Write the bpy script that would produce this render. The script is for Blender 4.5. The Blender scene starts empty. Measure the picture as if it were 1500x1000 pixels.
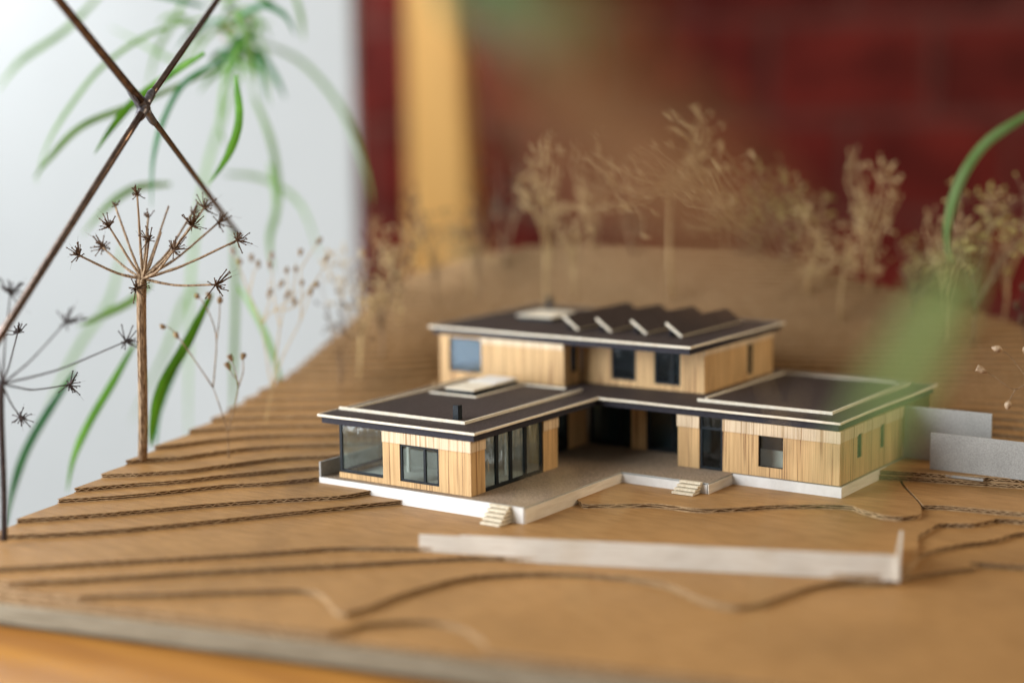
import bpy, math, random
import numpy as np
from mathutils import Vector, Matrix, noise
from mathutils.geometry import tessellate_polygon
random.seed(7)
S = bpy.context.scene
COL = S.collection

# ------------------------------------------------------------------ camera
FPX = 2460.5                                   # focal length in pixels of a 1500 px wide frame
CAM = Vector((0.5831, -0.8049, 0.24))
CR = Vector((0.8244, 0.5658, -0.0129)).normalized()
CU = Vector((-0.0707, 0.1255, 0.9896))
CF = CU.cross(CR).normalized()                 # view direction
CU = CR.cross(CF).normalized()
cd = bpy.data.cameras.new("camera"); cam = bpy.data.objects.new("camera", cd); COL.objects.link(cam)
cam.matrix_world = Matrix(((CR.x, CU.x, -CF.x, CAM.x), (CR.y, CU.y, -CF.y, CAM.y), (CR.z, CU.z, -CF.z, CAM.z), (0, 0, 0, 1)))
cd.sensor_width = 36; cd.lens = 36 * FPX / 1500
cd.clip_start = 0.02; cd.clip_end = 60
cd.dof.use_dof = True; cd.dof.focus_distance = 1.045; cd.dof.aperture_fstop = 1.75
S.camera = cam

def at(px, py, dep):
    """a point of the room: px, py of the 1500x1000 photograph, dep metres away along the view"""
    return CAM + (CF + CR * ((px - 750) / FPX) - CU * ((py - 500) / FPX)) * dep
def onz(px, py, z):
    d = CF + CR * ((px - 750) / FPX) - CU * ((py - 500) / FPX)
    return CAM + d * ((z - CAM.z) / d.z)

# ------------------------------------------------------------------ light
w = bpy.data.worlds.new("World"); S.world = w; w.use_nodes = True
w.node_tree.nodes['Background'].inputs[0].default_value = (1.0, 0.93, 0.84, 1)
w.node_tree.nodes['Background'].inputs[1].default_value = 0.13
def area(name, loc, target, size, power, col, sy=None):
    l = bpy.data.lights.new(name, 'AREA'); l.energy = power; l.color = col; l.size = size
    if sy: l.shape = 'RECTANGLE'; l.size_y = sy
    o = bpy.data.objects.new(name, l); COL.objects.link(o); o.location = loc
    o.rotation_euler = (Vector(target) - Vector(loc)).to_track_quat('-Z', 'Y').to_euler()
    return o
area("window_light", (-.84, -.90, .40), (0, 0.05, 0), 1.2, 29, (0.92, 0.96, 1.0), 1.5)
area("room_light", (1.35, 0.75, 1.0), (0.1, 0.2, 0), 0.9, 7.5, (1.0, 0.78, 0.52), 0.7)
area("back_fill_light", (-1.75, .75, 1.0), (-1.7, 2.2, 0.1), 1.0, 21, (0.95, 0.98, 1.0), 1.2)  # unseen fill, added to brighten the white wall and post
S.view_settings.view_transform = 'Standard'; S.view_settings.look = 'None'
S.view_settings.exposure = 0.76; S.view_settings.gamma = 1
S.cycles.use_denoising = True
S.cycles.max_bounces = 6; S.cycles.transparent_max_bounces = 16
S.cycles.sample_clamp_indirect = 4

# ------------------------------------------------------------------ materials
def mat(name, base, rough=0.7, spec=0.3, metal=0.0, dark=None, scale=(300, 300, 300), detail=4, lo=0.35, hi=0.65,
        bump=0.0, bscale=None, vary=0.0, speck=None, transl=None, big=None):
    m = bpy.data.materials.new(name); m.use_nodes = True
    nt = m.node_tree; N = nt.nodes; L = nt.links
    b = N['Principled BSDF']
    b.inputs['Roughness'].default_value = rough; b.inputs['Metallic'].default_value = metal
    b.inputs['Specular IOR Level'].default_value = spec
    tc = N.new('ShaderNodeTexCoord')
    col = None
    if dark:
        mp = N.new('ShaderNodeMapping'); mp.inputs['Scale'].default_value = scale
        L.new(tc.outputs['Object'], mp.inputs[0])
        nz = N.new('ShaderNodeTexNoise'); nz.inputs['Scale'].default_value = 1; nz.inputs['Detail'].default_value = detail
        L.new(mp.outputs[0], nz.inputs['Vector'])
        rp = N.new('ShaderNodeValToRGB'); rp.color_ramp.elements[0].position = lo; rp.color_ramp.elements[1].position = hi
        rp.color_ramp.elements[0].color = (*dark, 1); rp.color_ramp.elements[1].color = (*base, 1)
        L.new(nz.outputs[0], rp.inputs[0]); col = rp.outputs[0]
        if big:
            n2 = N.new('ShaderNodeTexNoise'); n2.inputs['Scale'].default_value = big[0]; n2.inputs['Detail'].default_value = 3
            L.new(tc.outputs['Object'], n2.inputs['Vector'])
            r2 = N.new('ShaderNodeMapRange'); r2.inputs[1].default_value = .3; r2.inputs[2].default_value = .7
            r2.inputs[3].default_value = 1 - big[1]; r2.inputs[4].default_value = 1 + big[1]
            L.new(n2.outputs[0], r2.inputs[0])
            mx = N.new('ShaderNodeMix'); mx.data_type = 'RGBA'; mx.blend_type = 'MULTIPLY'; mx.inputs[0].default_value = 1
            L.new(col, mx.inputs[6]); L.new(r2.outputs[0], mx.inputs[7]); col = mx.outputs[2]
        if speck:
            vz = N.new('ShaderNodeTexNoise'); vz.inputs['Scale'].default_value = speck[0]; vz.inputs['Detail'].default_value = 1
            L.new(tc.outputs['Object'], vz.inputs['Vector'])
            r3 = N.new('ShaderNodeMapRange'); r3.inputs[1].default_value = speck[2]; r3.inputs[2].default_value = speck[2] + .05
            L.new(vz.outputs[0], r3.inputs[0])
            mx = N.new('ShaderNodeMix'); mx.data_type = 'RGBA'; L.new(r3.outputs[0], mx.inputs[0])
            L.new(col, mx.inputs[6]); mx.inputs[7].default_value = (*speck[1], 1); col = mx.outputs[2]
        if vary:
            oi = N.new('ShaderNodeObjectInfo'); r4 = N.new('ShaderNodeMapRange')
            r4.inputs[3].default_value = 1 - vary; r4.inputs[4].default_value = 1 + vary
            L.new(oi.outputs['Random'], r4.inputs[0])
            mx = N.new('ShaderNodeMix'); mx.data_type = 'RGBA'; mx.blend_type = 'MULTIPLY'; mx.inputs[0].default_value = 1
            L.new(col, mx.inputs[6]); L.new(r4.outputs[0], mx.inputs[7]); col = mx.outputs[2]
        L.new(col, b.inputs['Base Color'])
    else:
        b.inputs['Base Color'].default_value = (*base, 1)
    if bump:
        mp2 = N.new('ShaderNodeMapping'); mp2.inputs['Scale'].default_value = bscale or scale
        L.new(tc.outputs['Object'], mp2.inputs[0])
        n3 = N.new('ShaderNodeTexNoise'); n3.inputs['Scale'].default_value = 1; n3.inputs['Detail'].default_value = 3
        L.new(mp2.outputs[0], n3.inputs['Vector'])
        bp = N.new('ShaderNodeBump'); bp.inputs['Strength'].default_value = bump; bp.inputs['Distance'].default_value = 0.0003
        L.new(n3.outputs[0], bp.inputs['Height']); L.new(bp.outputs[0], b.inputs['Normal'])
    if transl:
        t = N.new('ShaderNodeBsdfTranslucent'); ms = N.new('ShaderNodeMixShader'); ms.inputs[0].default_value = transl
        if col: L.new(col, t.inputs[0])
        else: t.inputs[0].default_value = (*base, 1)
        L.new(b.outputs[0], ms.inputs[1]); L.new(t.outputs[0], ms.inputs[2]); L.new(ms.outputs[0], N['Material Output'].inputs[0])
    return m

def wood_mat(name, base, line, deep, edge=0.0):
    """veneer whose grain runs up the wall"""
    m = mat(name, base, rough=0.55, spec=0.35)
    nt = m.node_tree; N = nt.nodes; L = nt.links; b = N['Principled BSDF']
    tc = N.new('ShaderNodeTexCoord'); sp = N.new('ShaderNodeSeparateXYZ'); L.new(tc.outputs['Object'], sp.inputs[0])
    ad = N.new('ShaderNodeMath'); L.new(sp.outputs[0], ad.inputs[0]); L.new(sp.outputs[1], ad.inputs[1])
    cb = N.new('ShaderNodeCombineXYZ'); L.new(ad.outputs[0], cb.inputs[0]); L.new(sp.outputs[2], cb.inputs[2])
    def nz(sx, sz, det, off=0):
        mp = N.new('ShaderNodeMapping'); mp.inputs['Scale'].default_value = (sx, 1, sz); mp.inputs['Location'].default_value = (off, 0, 0)
        L.new(cb.outputs[0], mp.inputs[0]); n = N.new('ShaderNodeTexNoise'); n.inputs['Scale'].default_value = 1
        n.inputs['Detail'].default_value = det; L.new(mp.outputs[0], n.inputs['Vector']); return n.outputs[0]
    r1 = N.new('ShaderNodeValToRGB'); e = r1.color_ramp.elements
    e[0].position = .3; e[0].color = (*line, 1); e[1].position = .58; e[1].color = (*base, 1)
    L.new(nz(1050, 20, 2.5), r1.inputs[0])
    r2 = N.new('ShaderNodeMapRange'); r2.inputs[1].default_value = .565; r2.inputs[2].default_value = .64
    L.new(nz(950, 12, 1.5, 7), r2.inputs[0])
    mx = N.new('ShaderNodeMix'); mx.data_type = 'RGBA'; L.new(r2.outputs[0], mx.inputs[0]); L.new(r1.outputs[0], mx.inputs[6])
    mx.inputs[7].default_value = (*deep, 1)
    r5 = N.new('ShaderNodeMapRange'); r5.inputs[1].default_value = .3; r5.inputs[2].default_value = .7; r5.inputs[3].default_value = .90; r5.inputs[4].default_value = 1.07
    L.new(nz(90, 30, 2, 3), r5.inputs[0])
    m2 = N.new('ShaderNodeMix'); m2.data_type = 'RGBA'; m2.blend_type = 'MULTIPLY'; m2.inputs[0].default_value = 1
    L.new(mx.outputs[2], m2.inputs[6]); L.new(r5.outputs[0], m2.inputs[7]); L.new(m2.outputs[2], b.inputs['Base Color'])
    bp = N.new('ShaderNodeBump'); bp.inputs['Strength'].default_value = .5; bp.inputs['Distance'].default_value = .0002
    L.new(nz(1100, 25, 3), bp.inputs['Height']); L.new(bp.outputs[0], b.inputs['Normal'])
    return m

def glass_mat(name, tint, refl=0.12):
    m = bpy.data.materials.new(name); m.use_nodes = True; nt = m.node_tree; N = nt.nodes; L = nt.links
    N.remove(N['Principled BSDF'])
    t = N.new('ShaderNodeBsdfTransparent'); t.inputs[0].default_value = (*tint, 1)
    g = N.new('ShaderNodeBsdfGlossy'); g.inputs['Roughness'].default_value = .06; g.inputs[0].default_value = (.95, .97, 1, 1)
    fr = N.new('ShaderNodeLayerWeight'); fr.inputs[0].default_value = .25
    mr = N.new('ShaderNodeMapRange'); mr.inputs[3].default_value = refl; mr.inputs[4].default_value = .55
    L.new(fr.outputs['Fresnel'], mr.inputs[0])
    tc = N.new('ShaderNodeTexCoord'); nz = N.new('ShaderNodeTexNoise'); nz.inputs['Scale'].default_value = 90; nz.inputs['Detail'].default_value = 2
    mp = N.new('ShaderNodeMapping'); mp.inputs['Scale'].default_value = (2.2, 2.2, .5); L.new(tc.outputs['Object'], mp.inputs[0]); L.new(mp.outputs[0], nz.inputs['Vector'])
    bp = N.new('ShaderNodeBump'); bp.inputs['Strength'].default_value = 1; bp.inputs['Distance'].default_value = .0006
    L.new(nz.outputs[0], bp.inputs['Height']); L.new(bp.outputs[0], g.inputs['Normal'])
    ms = N.new('ShaderNodeMixShader'); L.new(mr.outputs[0], ms.inputs[0]); L.new(t.outputs[0], ms.inputs[1]); L.new(g.outputs[0], ms.inputs[2])
    L.new(ms.outputs[0], N['Material Output'].inputs[0]); return m

KRAFT = mat('kraft_card', (.435, .240, .090), .52, .22, dark=(.325, .170, .058), scale=(60, 420, 300), bump=.5, bscale=(300, 1100, 500),
            vary=.06, big=(13, .13), speck=(900, (.24, .13, .055), .66))
FLUTE = mat('cut_card_edge', (.66, .47, .27), .9, .1, dark=(.36, .22, .11), scale=(420, 420, 420), lo=.3, hi=.7)
RECESS = mat('flute_recess_shade', (.20, .12, .06), .95, .05, dark=(.12, .07, .03), scale=(300, 300, 300))  # wall behind the flutes; shade of the hollows painted as dark colour
WOOD = wood_mat('oak_veneer', (.72, .475, .225), (.56, .335, .145), (.30, .145, .055))
BAND = wood_mat('pale_veneer', (.82, .66, .46), (.64, .46, .27), (.46, .29, .15))
TRIM = mat('cream_card_edge', (.88, .81, .67), .7, .2, dark=(.80, .70, .54), scale=(300, 300, 300))
TREAD = mat('pale_balsa', (.80, .72, .56), .7, .2, dark=(.68, .58, .42), scale=(500, 200, 300))
ROOF = mat('brown_roof_card', (.056, .041, .037), .66, .22, dark=(.036, .024, .022), scale=(700, 700, 700), bump=.5,
           bscale=(1500, 1500, 1500), speck=(1300, (.17, .135, .12), .66), big=(18, .12))
FASCIA = mat('slate_fascia', (.034, .032, .042), .7, .25, dark=(.022, .020, .028), scale=(900, 900, 900))
BLACK = mat('black_frame', (.006, .009, .012), .5, .25, dark=(.012, .018, .023), scale=(900, 900, 900), bump=.8, bscale=(900, 900, 900))
GREYB = mat('grey_board', (.36, .275, .195), .8, .2, dark=(.21, .155, .105), lo=.4, hi=.6, scale=(900, 900, 900), detail=5, bump=.4, bscale=(1200, 1200, 1200), big=(25, .12))
GREYW = mat('cool_grey_board', (.44, .44, .42), .8, .2, dark=(.33, .33, .31), scale=(1100, 1100, 1100), detail=5, speck=(1600, (.20, .20, .19), .68), big=(40, .10))
WHITEB = mat('white_board', (.84, .83, .80), .7, .25, dark=(.79, .775, .74), scale=(250, 250, 250), big=(60, .03))
BALSA_WARM = mat('balsa_and_warm_lit_edge', (.82, .77, .68), .7, .2, dark=(.70, .63, .53), scale=(60, 60, 700), lo=.3, hi=.6, big=(25, .1))  # balsa of the garden wall; doubles as painted warm light on edge strips
INNER = mat('grey_interior', (.50, .50, .47), .8, .2, dark=(.32, .32, .30), scale=(60, 60, 200))
PANE = glass_mat('acetate_pane', (.88, .92, .90), .022)
BLUEREFL = glass_mat('blue_reflection_pane', (.50, .70, .85), .012)  # bluish reflection of the upper left window put into the tint
PANED = glass_mat('smoked_pane', (.50, .60, .64), .022)
STEM = mat('dry_stem', (.44, .31, .19), .75, .2, dark=(.13, .075, .04), lo=.38, hi=.66, scale=(1200, 1200, 15), bump=.8, bscale=(900, 900, 60))
DARKST = mat('dark_seed', (.13, .070, .035), .8, .2, dark=(.06, .032, .018), scale=(600, 600, 600))
DARKGR = mat('dark_grey_stem', (.075, .055, .050), .8, .2, dark=(.035, .026, .026), scale=(600, 600, 200))
POD = mat('papery_pod', (.42, .28, .14), .6, .3, dark=(.20, .12, .055), scale=(500, 500, 500), transl=.25)
PALE = mat('pale_dry_grass', (.76, .60, .33), .8, .2, dark=(.56, .41, .20), scale=(150, 150, 150), transl=.3)
OLIVE = mat('olive_dry_grass', (.62, .54, .22), .8, .2, dark=(.42, .35, .12), scale=(150, 150, 150), transl=.3)
LEAF = mat('green_leaf', (.15, .38, .02), .4, .4, dark=(.08, .25, .012), scale=(90, 90, 20), transl=.40)
LEAFV = mat('soft_leaf', (.52, .72, .36), .5, .2, dark=(.44,.62,.28), scale=(60,60,20), transl=.5)
LEAFG = mat('blade_leaf', (.30, .46, .18), .5, .3, dark=(.20,.36,.09), scale=(60,60,20), transl=.5)
LEAFP = mat('pale_green_leaf', (.30, .50, .16), .45, .4, dark=(.22, .40, .11), scale=(60, 60, 20), transl=.5)
LEAFT = mat('blue_green_leaf', (.10, .34, .13), .4, .4, dark=(.06, .24, .09), scale=(60, 60, 20), transl=.40)
LEAFD = mat('dark_olive_leaf', (.06, .12, .008), .5, .2, dark=(.04,.09,.006), scale=(60,60,20), transl=.3)
LEAFB = mat('withered_leaf', (.46, .23, .09), .6, .2, dark=(.36, .17, .06), scale=(60, 60, 20), transl=.4)
BRONZE = mat('bronze_rod', (.25, .175, .135), .20, .5, metal=.9, dark=(.13, .085, .065), scale=(300, 300, 300))
SOLDER = mat('grey_solder', (.26, .25, .27), .35, .5, metal=.8, dark=(.14, .13, .14), scale=(400, 400, 400), bump=.6, bscale=(300, 300, 300))
REDB = mat('dark_red_paint', (.165, .014, .009), .5, .2, dark=(.08, .005, .003), scale=(14, 14, 14), bump=.3, bscale=(60, 60, 60), vary=.25)
MORT = mat('painted_lit_joint', (.185, .055, .042), .7, .2, dark=(.15, .045, .035), scale=(20, 20, 20))  # joints share the blocks' red; the light they catch is painted paler
POSTM = mat('yellow_pine', (.84, .50, .17), .5, .3, dark=(.72, .39, .11), scale=(18, 18, 2), lo=.3, hi=.7)
TABLE = mat('orange_pine', (.52, .235, .045), .36, .3, dark=(.33, .13, .025), scale=(5, 45, 20), lo=.3, hi=.7, detail=5)
WALLW = mat('white_plaster', (.61, .64, .65), .85, .2, dark=(.57, .60, .61), scale=(3, 3, 3))

# ------------------------------------------------------------------ mesh helpers
ORG = {}
class MB:
    def __init__(s): s.v = []; s.f = []; s.m = []; s.sm = []
    def add(s, vs, fs, mi=0, smooth=False):
        o = len(s.v); s.v += [tuple(v) for v in vs]
        for f in fs: s.f.append(tuple(i + o for i in f)); s.m.append(mi); s.sm.append(smooth)
    def box(s, x0, x1, y0, y1, z0, z1, mi=0):
        s.add([(x0,y0,z0),(x1,y0,z0),(x1,y1,z0),(x0,y1,z0),(x0,y0,z1),(x1,y0,z1),(x1,y1,z1),(x0,y1,z1)],
              [(0,3,2,1),(4,5,6,7),(0,1,5,4),(1,2,6,5),(2,3,7,6),(3,0,4,7)], mi)
    def bbox(s, x0, x1, y0, y1, z0, z1, c=0.0002, mi=0):
        """box with its vertical and top edges chamfered"""
        a = [(x0+c,y0),(x1-c,y0),(x1,y0+c),(x1,y1-c),(x1-c,y1),(x0+c,y1),(x0,y1-c),(x0,y0+c)]
        cx, cy = (x0+x1)/2, (y0+y1)/2
        ins = [(p[0] + (c if p[0] < cx else -c), p[1] + (c if p[1] < cy else -c)) for p in a]
        vs = [(x,y,z0) for x,y in a] + [(x,y,z1-c) for x,y in a] + [(x,y,z1) for x,y in ins]
        fs = [(i,(i+1)%8,8+(i+1)%8,8+i) for i in range(8)] + [(8+i,8+(i+1)%8,16+(i+1)%8,16+i) for i in range(8)]
        fs += [tuple(range(16,24)), tuple(reversed(range(8)))]
        s.add(vs, fs, mi)
    def prism(s, poly, z0, z1, mi=0, side=None):
        n = len(poly); tri = tessellate_polygon([[Vector((p[0],p[1],0)) for p in poly]])
        s.add([(p[0],p[1],z1) for p in poly] + [(p[0],p[1],z0) for p in poly],
              [tuple(t) for t in tri] + [tuple(i+n for i in reversed(t)) for t in tri], mi)
        s.add([(p[0],p[1],z0) for p in poly] + [(p[0],p[1],z1) for p in poly],
              [(i,(i+1)%n,n+(i+1)%n,n+i) for i in range(n)], mi if side is None else side)
    def hull(s, a, b, c, d, h, mi=0):   # slanted slab over quad a,b,c,d with thickness vector h
        q = [Vector(a),Vector(b),Vector(c),Vector(d)]; h = Vector(h)
        s.add(q + [p+h for p in q], [(0,3,2,1),(4,5,6,7),(0,1,5,4),(1,2,6,5),(2,3,7,6),(3,0,4,7)], mi)
    def tube(s, pts, rad, n=6, mi=0, caps=True, jit=0):
        pts = [Vector(p) for p in pts]; m = len(pts)
        if not hasattr(rad, '__len__'): rad = [rad]*m
        t0 = (pts[1]-pts[0]).normalized(); u = t0.orthogonal().normalized(); vs = []
        for i,p in enumerate(pts):
            t = (pts[min(i+1,m-1)] - pts[max(i-1,0)])
            if t.length < 1e-9: t = t0
            t.normalize(); u = (u - t*u.dot(t)); 
            if u.length < 1e-6: u = t.orthogonal()
            u.normalize(); b = t.cross(u)
            for k in range(n):
                a = 2*math.pi*k/n; r = rad[i]*(1+(random.uniform(-jit,jit) if jit else 0))
                vs.append(p + u*math.cos(a)*r + b*math.sin(a)*r)
        fs = [(i*n+k, i*n+(k+1)%n, (i+1)*n+(k+1)%n, (i+1)*n+k) for i in range(m-1) for k in range(n)]
        if caps: fs += [tuple(reversed(range(n))), tuple((m-1)*n+k for k in range(n))]
        s.add(vs, fs, mi, True)
    def pod(s, p, d, L, r, mi=0, n=6, open_=False):
        """a small seed pod: pointed, ribbed"""
        d = Vector(d).normalized(); prof = [(0,.15),(.15,.6),(.4,1),(.7,.85),(.9,.35),(1,.06)]
        if open_: prof = [(0,.2),(.2,.6),(.55,.95),(.85,.9),(1,1.05)]
        s.tube([Vector(p)+d*L*a for a,_ in prof], [r*b for _,b in prof], n, mi, True, .12)
    def leaf(s, pts, wid, up, mi=0, fold=.14):
        """strap leaf: ribbon with a folded midrib and a real (thin) back"""
        pts = [Vector(p) for p in pts]; m = len(pts); vs = []
        for i,p in enumerate(pts):
            t = (pts[min(i+1,m-1)] - pts[max(i-1,0)]).normalized(); sd = t.cross(up)
            if sd.length < 1e-6: sd = t.orthogonal()
            sd.normalize(); nn = sd.cross(t)
            a = i/(m-1); w_ = wid*min(1, .45+2.2*a)*max(.04, min(1, (1-a)*2.6))**.8
            vs += [p - sd*w_ - nn*0, p - nn*w_*fold, p + sd*w_, p - nn*(w_*fold + wid*.02)]
        fs = []
        for i in range(m-1):
            o = 4*i
            fs += [(o,o+1,o+5,o+4),(o+1,o+2,o+6,o+5)]
        s.add(vs, fs, mi, False)
        s.add(vs, [f for i in range(m-1) for f in ((4*i+2,4*i+3,4*i+7,4*i+6),(4*i+3,4*i,4*i+4,4*i+7))], mi, False)
    def build(s, name, mats, parent=None, kind=None, label=None):
        me = bpy.data.meshes.new(name)
        org = ORG.get(parent.name, Vector()) if parent else Vector()
        me.from_pydata([(x-org.x, y-org.y, z-org.z) for x,y,z in s.v], [], s.f)
        if not isinstance(mats, (list, tuple)): mats = [mats]
        for m_ in mats: me.materials.append(m_)
        me.polygons.foreach_set('material_index', s.m); me.polygons.foreach_set('use_smooth', s.sm)
        me.update()
        o = bpy.data.objects.new(name, me); COL.objects.link(o)
        if parent: o.parent = parent; ORG[o.name] = org
        if kind: o['kind'] = kind
        if label: o['label'] = label
        return o

def thing(name, label=None, cat=None, loc=(0,0,0), group=None, kind=None):
    o = bpy.data.objects.new(name, None); COL.objects.link(o); o.empty_display_size = .01
    o.location = loc; ORG[o.name] = Vector(loc)
    tag(o, label, cat, group, kind); return o
def tag(o, label=None, cat=None, group=None, kind=None):
    for k, v in (('label', label), ('category', cat), ('group', group), ('kind', kind)):
        if v: o[k] = v
    return o
def spline(P, step=None, n=None, closed=False):
    """Catmull-Rom through the points (tuples of any length)"""
    P = [np.array(p, float) for p in P]; out = []
    for i in range(len(P)-1):
        a = P[max(i-1,0)]; b = P[i]; c = P[i+1]; d = P[min(i+2,len(P)-1)]
        k = n or max(1, int(np.linalg.norm(c-b)/step))
        for j in range(k):
            t = j/k
            out.append(.5*((2*b)+(c-a)*t+(2*a-5*b+4*c-d)*t*t+(3*b-a-3*c+d)*t**3))
    out.append(P[-1]); return out

# ------------------------------------------------------------------ terrain of stacked corrugated card
E1 = np.array([.977,.213]); E1 /= np.linalg.norm(E1); E2 = np.array([-E1[1], E1[0]])
S0, S1, T0, T1 = -.2446, .47, -.206, .425
LT = .0031
def zl(k): return -.0068 + LT*k
def toxy(s, t): return E1*s + E2*t
def clip_rect(poly):
    def half(P, f):
        out = []
        for i in range(len(P)):
            a, b = P[i-1], P[i]; fa, fb = f(a), f(b)
            if fa >= 0 and fb >= 0: out.append(b)
            elif fa >= 0 > fb: out.append(a+(b-a)*fa/(fa-fb))
            elif fa < 0 <= fb: out += [a+(b-a)*fa/(fa-fb), b]
        return out
    for f in (lambda p: p@E1-S0, lambda p: S1-p@E1, lambda p: p@E2-T0, lambda p: T1-p@E2): poly = half(poly, f)
    return poly
def resample(loop, step):
    """closed loop -> evenly spaced points, corners kept"""
    P = [np.array(p, float) for p in loop]; Q = []
    for i in range(len(P)):
        a, b = P[i], P[(i+1) % len(P)]; L_ = np.linalg.norm(b-a)
        if L_ < 1e-7: continue
        k = max(1, int(round(L_/step)))
        for j in range(k): Q.append(a+(b-a)*j/k)
    return Q

terrain = thing('terrain', kind='structure', loc=(0,0,-.0389))
def layer(loop, z, k, mound=False):
    """one sheet: kraft top liner, flutes standing in the cut edge, bottom liner"""
    loop = [np.array(p, float) for p in loop]
    area_ = sum(loop[i-1][0]*loop[i][1]-loop[i][0]*loop[i-1][1] for i in range(len(loop)))
    if area_ < 0: loop.reverse()
    Q = resample(loop, .0022); n = len(Q)
    # small wobble of the knife
    W = []
    for i, q in enumerate(Q):
        d = Q[(i+1) % n]-Q[i-1]; l = np.linalg.norm(d); nn = np.array([d[1], -d[0]])/max(l, 1e-9)
        a = noise.noise(Vector((q[0]*110, q[1]*110, k*3.1)))*.0005 + noise.noise(Vector((q[0]*420, q[1]*420, k*1.7)))*.00025
        onb = min(abs(q@E1-S0), abs(q@E1-S1), abs(q@E2-T0), abs(q@E2-T1)) < 3e-4
        W.append((q + (0 if onb else a)*nn, nn))
    fa = np.array((1., .28)) if k == 0 else np.array((-.45+.5*noise.noise(Vector((k*7.3, 2, 5))), .9)); fa /= np.linalg.norm(fa); fp = np.array((-fa[1], fa[0]))
    mb = MB(); P = [w_[0] for w_ in W]; IN = [w_[0]-w_[1]*.0011 for w_ in W]
    tri = tessellate_polygon([[Vector((p[0],p[1],0)) for p in P]])
    mb.add([(p[0],p[1],z) for p in P], [tuple(t) if (P[t[1]]-P[t[0]])[0]*(P[t[2]]-P[t[0]])[1]-(P[t[1]]-P[t[0]])[1]*(P[t[2]]-P[t[0]])[0] > 0 else tuple(reversed(t)) for t in tri], 0)
    def ring(A, za, B, zb, mi):
        mb.add([(p[0],p[1],za) for p in A]+[(p[0],p[1],zb) for p in B], [(i,(i+1)%n,n+(i+1)%n,n+i) for i in range(n)], mi)
    lt = .00042; zb = z-LT+.00008
    ring(P, z-lt, P, z, 1)
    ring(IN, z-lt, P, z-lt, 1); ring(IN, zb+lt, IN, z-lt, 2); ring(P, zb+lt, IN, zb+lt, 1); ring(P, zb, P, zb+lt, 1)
    # flutes: a folded ribbon in the gap
    dist = 0; vs = []; per = .0050
    for i in range(n+1):
        q, nn = P[i % n], W[i % n][1]
        if i: dist += abs((q-P[(i-1) % n])@fp)
        ph = dist/per; tri_ = abs((ph % 1)*2-1)
        jitter = noise.noise(Vector((q[0]*300, q[1]*300, 9)))*.1
        crush = min(1, max(.25, .85+1.1*noise.noise(Vector((q[0]*45, q[1]*45, k*2.2)))))
        zz = zb+lt+.0001+(z-zb-2*lt-.0006)*min(1, max(0, .5+(tri_+jitter-.5)*crush))
        o = q-nn*.00012; inn = q-nn*.001
        vs += [(o[0],o[1],zz),(o[0],o[1],zz+.0005),(inn[0],inn[1],zz+.0005),(inn[0],inn[1],zz)]
    mb.add(vs, [f for i in range(n) for f in ((4*i,4*i+4,4*i+5,4*i+1),(4*i+1,4*i+5,4*i+6,4*i+2),(4*i+3,4*i+7,4*i+4,4*i))], 1)
    return mb.build('cardboard_layer', [KRAFT, FLUTE, RECESS], terrain)

BACK = [toxy(.6, .3), toxy(.6, .6), toxy(-.4, .6)]
BACK4 = [toxy(.6, -.4), toxy(.6, .6), toxy(-.4, .6)]
def left_start(x, y, back=.0):                      # beyond the left edge, going on with the contour
    return np.array([x, y])
cont = {
 2: [(-.26,-.175),(-.2226,-.1344),(-.19,-.097),(-.163,-.053),(-.139,-.027),(-.1225,-.0015),(-.10,.03),(-.04,.10),(.02,.135),(.10,.165),(.172,.2005),(.2628,.2243),(.6,.31)],
 1: [(-.25,-.21),(-.213,-.1717),(-.178,-.131),(-.138,-.078),(-.104,-.041),(-.086,-.023),(-.078,-.0028),(-.06,.03),(-.02,.09),(.02,.130),(.10,.160),(.1718,.1990),(.2628,.2230),(.6,.308)],
 -1: [(-.21,-.28),(-.154,-.231),(-.112,-.19),(-.07,-.149),(-.038,-.116),(-.022,-.099),(.0165,-.0765),(.05,-.060),(.12,-.032),(.20,-.0005),(.2575,.0235),(.2545,.063),(.244,.092),(.2435,.109),(.2445,.126),(.261,.137),(.267,.150),(.275,.158),(.33,.170),(.6,.235)],
 -2: [(-.20,-.29),(-.139,-.243),(-.097,-.204),(-.067,-.173),(-.034,-.143),(-.007,-.118),(.038,-.0745),(.06,-.060),(.12,-.034),(.20,-.002),(.2580,.0220),(.2555,.069),(.265,.097),(.279,.118),(.289,.144),(.33,.158),(.6,.22)],
 -3: [(-.18,-.31),(-.117,-.261),(-.09,-.229),(-.057,-.203),(-.024,-.176),(.007,-.157),(.042,-.178),(.049,-.168),(.051,-.131),(.064,-.088),(.103,-.058),(.151,-.046),(.193,-.063),(.214,-.057),(.224,-.015),(.237,.008),(.256,.019),(.265,.039),(.286,.069),(.307,.086),(.6,.16)],
 -4: [(-.14,-.32),(.0,-.24),(.052,-.200),(.060,-.178),(.088,-.156),(.12,-.165),(.14,-.19),(.15,-.24)],
}
for k in (-4,-3,-2,-1,1,2):
    c = [p[:2] for p in spline(cont[k], step=.004)]
    layer(clip_rect(c+(BACK4 if k == -4 else BACK)), zl(k), k)
bbl = [toxy(S0,T0), toxy(S1,T0), toxy(S1,T1), toxy(S0,T1)]
layer(bbl, zl(-5), -5)
c0 = spline([(-.25,-.24),(-.1974,-.1909),(-.156,-.151),(-.118,-.099),(-.076,-.036),(-.052,-.0028),(-.03,.01),(.0,.03),(.030,.055),(.044,.050),(.050,.048),(.081,.069),(.097,.072),(.115,.075),
      (.137,.093),(.150,.107),(.184,.127),(.198,.122),(.217,.116),(.229,.124),(.230,.134),(.2232,.151)], step=.003)
layer(clip_rect([p for p in c0]+[np.array((.197,.190)), np.array((.15,.27)), toxy(.10,.6), toxy(-.4,.6)]), zl(0), 0)
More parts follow.
